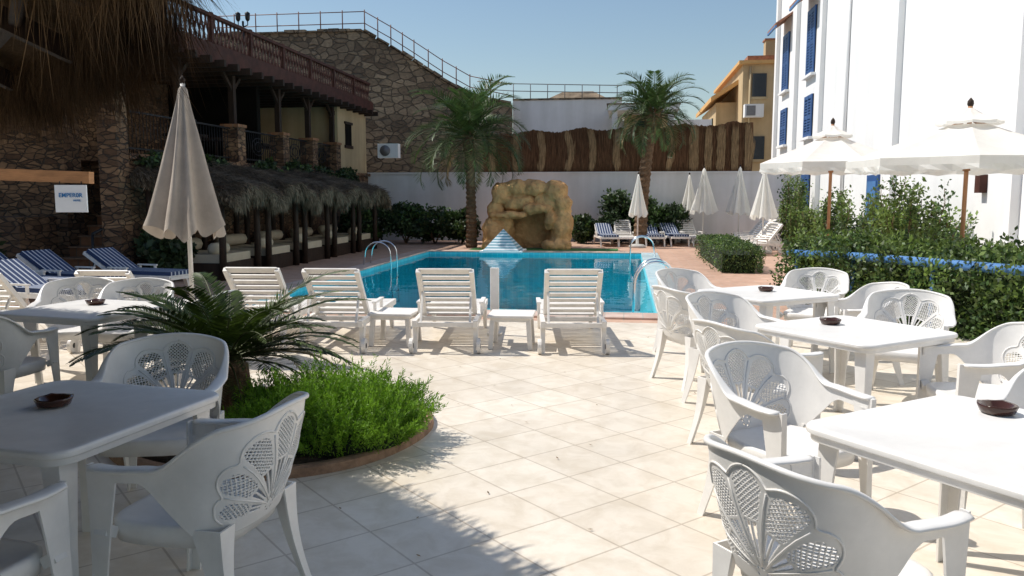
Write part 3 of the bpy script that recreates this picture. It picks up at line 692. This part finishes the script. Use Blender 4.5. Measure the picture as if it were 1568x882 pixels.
# ------------------------------------------------------------ umbrellas
def closed_umb(name,loc,mat,top=2.66,bot=1.2,rmax=.33,ph=0):
    mb=MB(); n=72; rings=[]
    prof=[(0,.012),(.03,.045),(.1,.06),(.25,.10),(.45,.155),(.6,.20),(.75,.25),(.88,.295),(1.0,.33)]
    for t,r_ in prof:
        z=top-(top-bot)*t; k=.30*min(1,t*3)
        ring=[]
        for j in range(n):
            a=2*math.pi*j/n; f=1+k*(math.cos(8*a+ph+.9*t)*.7+.35*math.cos(5*a+ph*2-t)+.2*math.cos(13*a+ph)); rr=r_*rmax/.33*f
            ring.append((rr*math.cos(a),rr*math.sin(a),z+(.055*math.cos(8*a+ph)+.03*math.cos(3*a+ph) if t==1 else 0)))
        rings.append(ring)
    mb.loft(rings,mat,True,False)
    mb.tube([(0,0,0),(0,0,top+.06)],.022,plastic2,10); mb.tube([(0,0,top),(0,0,top+.05),(0,0,top+.09)],[.02,.03,.005],wood,8)
    rg=[[(r_*math.cos(2*math.pi*j/20),r_*math.sin(2*math.pi*j/20),z) for j in range(20)] for r_,z in ((.26,0),(.26,.06),(.2,.10),(.05,.12),(.04,.35))]
    mb.loft(rg,basem,True); mb.obj(name,loc)
closed_umb('closed_parasol',C(-3.17,7.9),cloth_beige,2.66,1.24,.31,.4)
for x,d,tp,bt,rm in ((3.9,25,2.25,1.0,.26),(6.35,26.8,2.5,1.05,.38),(6.0,27.4,2.3,1.1,.26),(7.2,25.6,2.5,1.05,.33),(6.95,22.3,2.3,1.0,.32)):
    closed_umb('closed_parasol',C(x,d),cloth,tp,bt,rm,random.random()*3)
def open_umb(loc,R,top,rim,rz,ns=8):
    mb=MB(); sub=8; n=ns*sub
    def ring(fr,z0,sag,off=0):
        out=[]
        for j in range(n):
            a=2*math.pi*j/n; u=(j%sub)/sub; ca=math.cos(math.pi/ns)/math.cos((u-.5)*2*math.pi/ns)
            s_=math.sin(math.pi*u); rr=R*fr*(ca*.97+.03)*(1-.05*s_*fr)
            out.append((rr*math.cos(a),rr*math.sin(a),z0-sag*s_+off))
        return out
    rs=[]
    for i in range(9):
        f=.16+.84*i/8; z=top-.12-(top-.12-rim)*(f**.95); rs.append(ring(f,z,.045*math.sin(math.pi*i/8)))
    rs.append([(x*.998,y*.998,z-.09) for x,y,z in ring(1,rim,0)])
    rs.append([(x*(.99+.02*math.cos(j*math.pi/2)),y*(.99+.02*math.cos(j*math.pi/2)),rim-.175+.03*abs(math.cos(math.pi*j/sub*2))) for j,(x,y,z) in enumerate(ring(1,rim,0))])
    mb.loft(rs,cloth,False,False)
    rs=[ring(.02,top,0)]+[ring(f,top-.02-(top-rim)*.85*f,.012) for f in (.1,.2,.27)]+[[(x,y,z-.035) for x,y,z in ring(.272,top-.02-(top-rim)*.85*.27,.012)]]
    mb.loft(rs,cloth,False,False)
    mb.tube([(0,0,0),(0,0,top+.03)],.028,pole,10); mb.tube([(0,0,top),(0,0,top+.05),(0,0,top+.09),(0,0,top+.13)],[.02,.04,.035,.005],wood,8)
    for k in range(ns):
        a=2*math.pi*k/ns; mb.tube([(0,0,top-.14),(R*.97*math.cos(a),R*.97*math.sin(a),rim-.03)],.012,pole,5)
        mb.tube([(0,0,top-.75),(R*.5*math.cos(a),R*.5*math.sin(a),(top+rim)/2-.08)],.010,pole,5)
    mb.tube([(0,0,top-.8),(0,0,top-.7)],.045,pole,8)
    rg=[[(r_*math.cos(2*math.pi*j/20),r_*math.sin(2*math.pi*j/20),z) for j in range(20)] for r_,z in ((.28,0),(.28,.07),(.2,.10),(.05,.12),(.045,.35))]
    mb.loft(rg,basem,True); mb.obj('open_parasol',loc,rz)
open_umb(C(5.5,14),1.25,2.80,2.15,.2); open_umb(C(5.88,10.5),1.45,2.72,2.06,.5)

# ------------------------------------------------------------ palms
def frond(mb,p,az,el,L,nl,ll,lw,droop,ml,ms,thick=.012,vee=.35,tmin=.10):
    p=Vector(p); pts=[p.copy()]; n=nl; st=L/n; e=el; tw=random.uniform(-.3,.3); PP=[];TT=[];SS=[]
    for i in range(n):
        t=i/n; e-=droop/n*(.4+1.4*t)
        d=Vector((math.cos(az)*math.cos(e),math.sin(az)*math.cos(e),math.sin(e)))
        p=p+d*st; pts.append(p.copy())
        if t<tmin: continue
        sd=Vector((-math.sin(az+tw*t),math.cos(az+tw*t),0)); up=sd.cross(d)*-1
        if up.z<0: up=-up
        prof=(math.sin(math.pi*min(1,(t*.92+.06))**.75))**.6
        for sg_ in (-1,1):
            v=(sd*sg_*.8+d*(.45+.5*t)+up*vee+Vector((0,0,-.25*t))+Vector([random.uniform(-.1,.1) for _ in range(3)])).normalized()*ll*max(.25,prof)*random.uniform(.85,1.1)
            PP.append(p);TT.append(v);SS.append(d*lw*.5+up*lw*.15)
    mb.blades(np.array(PP),np.array(TT),np.array(SS),ml)
    q=pts[::3]+[pts[-1]]; mb.tube(q,[thick*(1-.8*i/len(q)) for i in range(len(q))],ms,4)
def palm(name,loc,h,fl,nf,lean=(0,0),tr=.15):
    mb=MB(); rg=[];K=46
    for i in range(K+1):
        t=i/K; r_=tr*(1.35-.45*t if t<.15 else 1.28-.28*t)*(1.12 if i%2 else .92)*random.uniform(.95,1.05)
        if t>.9: r_*=1.25
        rg.append([(lean[0]*t*t+r_*math.cos(a+.35*(i%2)),lean[1]*t*t+r_*math.sin(a+.35*(i%2)),h*t) for a in [2*math.pi*j/10 for j in range(10)]])
    mb.loft(rg,bark,False)
    top=Vector((lean[0],lean[1],h))
    for k in range(nf):
        a=k*2.4+random.uniform(-.3,.3); t=k/nf; el=1.4-1.75*t+random.uniform(-.15,.15)
        frond(mb,top+Vector((math.cos(a),math.sin(a),0))*tr*.6+Vector((0,0,.1-.2*t)),a,el,fl*random.uniform(.8,1.1),46,fl*.25,.042,1.4+.3*t,palmd if t>.95 else palmg,cycs,.02)
    for k in range(50):
        a=random.random()*6.28; z=-random.random()*.6; mb.beam(top+Vector((math.cos(a)*tr*.8,math.sin(a)*tr*.8,z)),top+Vector((math.cos(a)*tr*1.7,math.sin(a)*tr*1.7,z+.2)),.05,.02,bark)
    mb.obj(name,loc)
palm('palm_tree',C(-1.26,25),3.4,2.3,58,(-.05,0),.13)
palm('palm_tree',C(4.15,26),4.2,1.7,52,(.35,0),.17)
mb=MB(); mb.tube([(0,0,0),(0,0,.2),(0,0,.36),(0,0,.44)],[.16,.17,.15,.06],bark,12,False)
for k in range(60):
    a=k*2.4+random.uniform(-.2,.2); t=k/60; el=.98-1.0*t
    fl_=random.uniform(.80,1.10)*(.84 if math.cos(a)>.3 and math.sin(a)<.3 else 1)
    frond(mb,(math.cos(a)*.06,math.sin(a)*.06,.44-.05*t),a,el,fl_,62,.17,.020,.75+.25*random.random(),cycg if k not in(50,57) else palmd,cycs,.009,.22,.12)
mb.obj('sago_palm',C(-2.08,5.75,.02))
mb=MB(); cb=C(-1.62,5.42); n=72
def ringc(r_,z): return [(cb[0]+r_*(1+.015*math.sin(5*2*math.pi*j/n))*math.cos(2*math.pi*j/n),cb[1]+r_*math.sin(2*math.pi*j/n),z) for j in range(n)]
mb.loft([ringc(1.06,0),ringc(1.055,.05),ringc(1.03,.06),ringc(.98,.055),ringc(.97,.03)],curb,False,False)
mb.loft([ringc(.98,.03),ringc(.5,.06),ringc(.02,.07)],soil,True,True)
mb.obj('planter_bed')
mb=MB()
PP=[];TT=[];SS=[]
bc=np.array(C(-1.17,5.08))
for k in range(1600):
    u=rng.random(); a=rng.random()*6.28; rr=.46*math.sqrt(u)
    p=np.array([bc[0]+rr*1.18*math.cos(a),bc[1]+rr*math.sin(a)*.98,.05])
    lump=1+.16*math.sin(5*a+rr*14)+.12*math.sin(11*a-rr*25)
    hgt=(.36*(1-(rr/.56)**2.4)+.08)*rng.uniform(.8,1.08)*lump
    d=np.array([math.cos(a)*rr*.26+rng.normal()*.045,math.sin(a)*rr*.26+rng.normal()*.045,hgt])
    m=44; t=(np.arange(m)/m)**.6
    q=p+d*t[:,None]+np.stack([.03*t*t*math.cos(a),.03*t*t*math.sin(a),-.03*t*t],1)
    dirs=unit(m)*.85+d/np.linalg.norm(d)*.65
    PP.append(q);TT.append(dirs*.026);s_=np.cross(dirs,unit(m)); SS.append(s_/np.linalg.norm(s_,axis=1)[:,None]*.0034)
mb.blades(np.concatenate(PP),np.concatenate(TT),np.concatenate(SS),fern)
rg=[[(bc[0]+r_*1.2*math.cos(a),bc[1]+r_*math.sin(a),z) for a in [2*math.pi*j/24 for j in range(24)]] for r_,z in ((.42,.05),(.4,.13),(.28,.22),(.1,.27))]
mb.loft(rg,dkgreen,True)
mb.obj('feathery_bush')

# ------------------------------------------------------------ hedges
def hedge(L,w,z1,n,size,mat,mat2,rough=.08,spr=0):
    mb=MB()
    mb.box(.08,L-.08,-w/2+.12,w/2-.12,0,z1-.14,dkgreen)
    P=np.zeros((n,3)); P[:,0]=rng.random(n)*L; P[:,1]=rng.uniform(-w/2,w/2,n); P[:,2]=rng.random(n)*z1
    f=rng.random(n); a=f<.42; P[a,1]=-w/2; b=(f>=.42)&(f<.85); P[b,2]=z1; c=(f>=.85)&(f<.92); P[c,0]=0; c=(f>=.92)&(f<.96); P[c,0]=L; c=f>=.96;P[c,1]=w/2
    P+=rng.normal(0,rough*.6,(n,3)); lump=(np.sin(P[:,0]*5+P[:,2]*4)*np.sin(P[:,0]*2.3+1)+.5*np.sin(P[:,0]*11+P[:,1]*8))*rough
    P[:,1]-=lump*a; P[:,2]+=lump*b; P[:,2]=np.abs(P[:,2])
    k=rng.random(n)<.7; leaves(mb,P[k],size,mat,.4,.28); leaves(mb,P[~k],size,mat2,.6,.28)
    for i in range(spr):
        x=random.random()*L; y=random.uniform(-w/2,w/2); h=random.uniform(.06,.26)
        P=np.array([[x,y,z1-.02+h*k/8] for k in range(9)]); leaves(mb,P,size*1.2,mat2,.6,.22)
    return mb
a=np.array(C(4.74,12.5)); b=np.array(C(6.15,6.2)); L=np.linalg.norm(b-a)
hedge(L,1.0,.86,34000,.058,hedgeM,hedgel,.11,620).obj('hedge',tuple(a),math.atan2(b[1]-a[1],b[0]-a[0]))
a=np.array(C(4.22,12.2,.74));b=np.array(C(5.08,8.0,.86))
mb=MB(); mb.tube([a,a*.6+b*.4+np.array([0,0,.02]),b,b+(b-a)*.4],.055,bluel,10)
for t in (.03,.35,.7,1.1): p=a+(b-a)*t; mb.tube([(p[0]+.05,p[1],0),(p[0]+.05,p[1],p[2]-.02)],.03,bluel,8)
mb.obj('blue_pipe_railing')
mb=MB()
for i in range(170):
    t=random.uniform(0,1.35); p=a+(b-a)*t; h=random.uniform(.15,.4); z0=random.uniform(.45,.75)
    P=np.array([[p[0]+random.uniform(-.04,.0)-.09,p[1]+random.gauss(0,.03),z0+h*k/9] for k in range(10)])+rng.normal(0,.02,(10,3)); leaves(mb,P,.065,hedgel if i%2 else hedgeM,.6,.25)
mb.obj('hedge_shoots')
hedge(5.2,.9,.52,13000,.045,hedgeM,hedgel,.035).obj('low_hedge',(2.35,17.1,0),math.radians(90))
for y,h,r_ in ((26.6,2.35,.5),(25.4,2.0,.45),(21.4,1.8,.45),(20.2,1.5,.35),(17.3,1.85,.5),(16.3,2.05,.55),(15.3,1.9,.5),(13.9,1.4,.4),(23.8,1.4,.4)):
    vine('climbing_shrub',(5.25,y,0),r_,h,15,200)
for x,d,r_,h in ((-4.6,27.2,.8,1.5),(-3.6,27.3,.7,1.3),(-2.6,27.2,.8,1.2),(-1.7,27.2,.7,1.1),(3.6,27.3,.7,1.7),(4.5,27.4,.8,1.5),(5.4,27.5,.7,1.3),(2.4,27.3,.5,.9),(-5.0,26,.6,1.2)):
    shrub('garden_shrub',C(x,d),r_,h,2600,.13,shrubM,20,hedgeM)
for x,d,r_,h in ((-9.2,13.4,.6,1.3),(-9.9,12.9,.8,1.9),(-6.6,15.2,.5,.9),(-10.8,12.5,.8,1.7)):
    shrub('garden_shrub',C(x,d),r_,h,2600,.16,shrubM,20)
for i in range(6):
    mb=MB(); q=clumpy((0,0,0),(.30,.9,.32),1500,14); leaves(mb,q,.11,shrubM,-.2); leaves(mb,q[:350],.11,hedgeM,-.2); mb.obj('trailing_plant',(FX+.2,15.2+i*2.1,2.22))
n=60; X=rng.uniform(-2.5,3,n);D=rng.uniform(3,9.5,n); P=np.array([C(X[i],D[i],.006+.004*rng.random()) for i in range(n)])
th=rng.random(n)*6.28; T=np.stack([np.cos(th),np.sin(th),rng.uniform(0,.2,n)],1)*.03; S_=np.stack([-np.sin(th),np.cos(th),np.zeros(n)],1)*.006
mb=MB(); mb.blades(P,T,S_,dryleaf); mb.obj('fallen_leaves')

# ------------------------------------------------------------ light, sky, camera
S=Vector((-.57,.10,.815)).normalized()
sl=bpy.data.lights.new('sun','SUN'); sl.energy=5.0; sl.angle=math.radians(.5); sl.color=(1,.95,.87)
so=bpy.data.objects.new('sun',sl); scn.collection.objects.link(so); so.rotation_euler=S.to_track_quat('Z','Y').to_euler(); so.location=(-20,5,30)
w=bpy.data.worlds.new('World'); scn.world=w; w.use_nodes=True; nt=w.node_tree
sk=nt.nodes.new('ShaderNodeTexSky'); sk.sky_type='NISHITA'; sk.sun_disc=False
sk.sun_elevation=math.asin(S.z); sk.sun_rotation=math.atan2(S.x,S.y); sk.air_density=1.3; sk.dust_density=.35; sk.ozone_density=2.4
bg=nt.nodes['Background']; bg.inputs[1].default_value=.108; nt.links.new(sk.outputs[0],bg.inputs[0])
cam=bpy.data.cameras.new('camera'); co=bpy.data.objects.new('camera',cam); scn.collection.objects.link(co)
co.location=(0,0,1.6); co.rotation_euler=(math.radians(90-6.54),0,A8); cam.lens=28.24; cam.sensor_width=36; cam.clip_end=2000; cam.clip_start=.05
scn.camera=co
scn.view_settings.view_transform='Standard'; scn.view_settings.look='None'; scn.view_settings.exposure=0
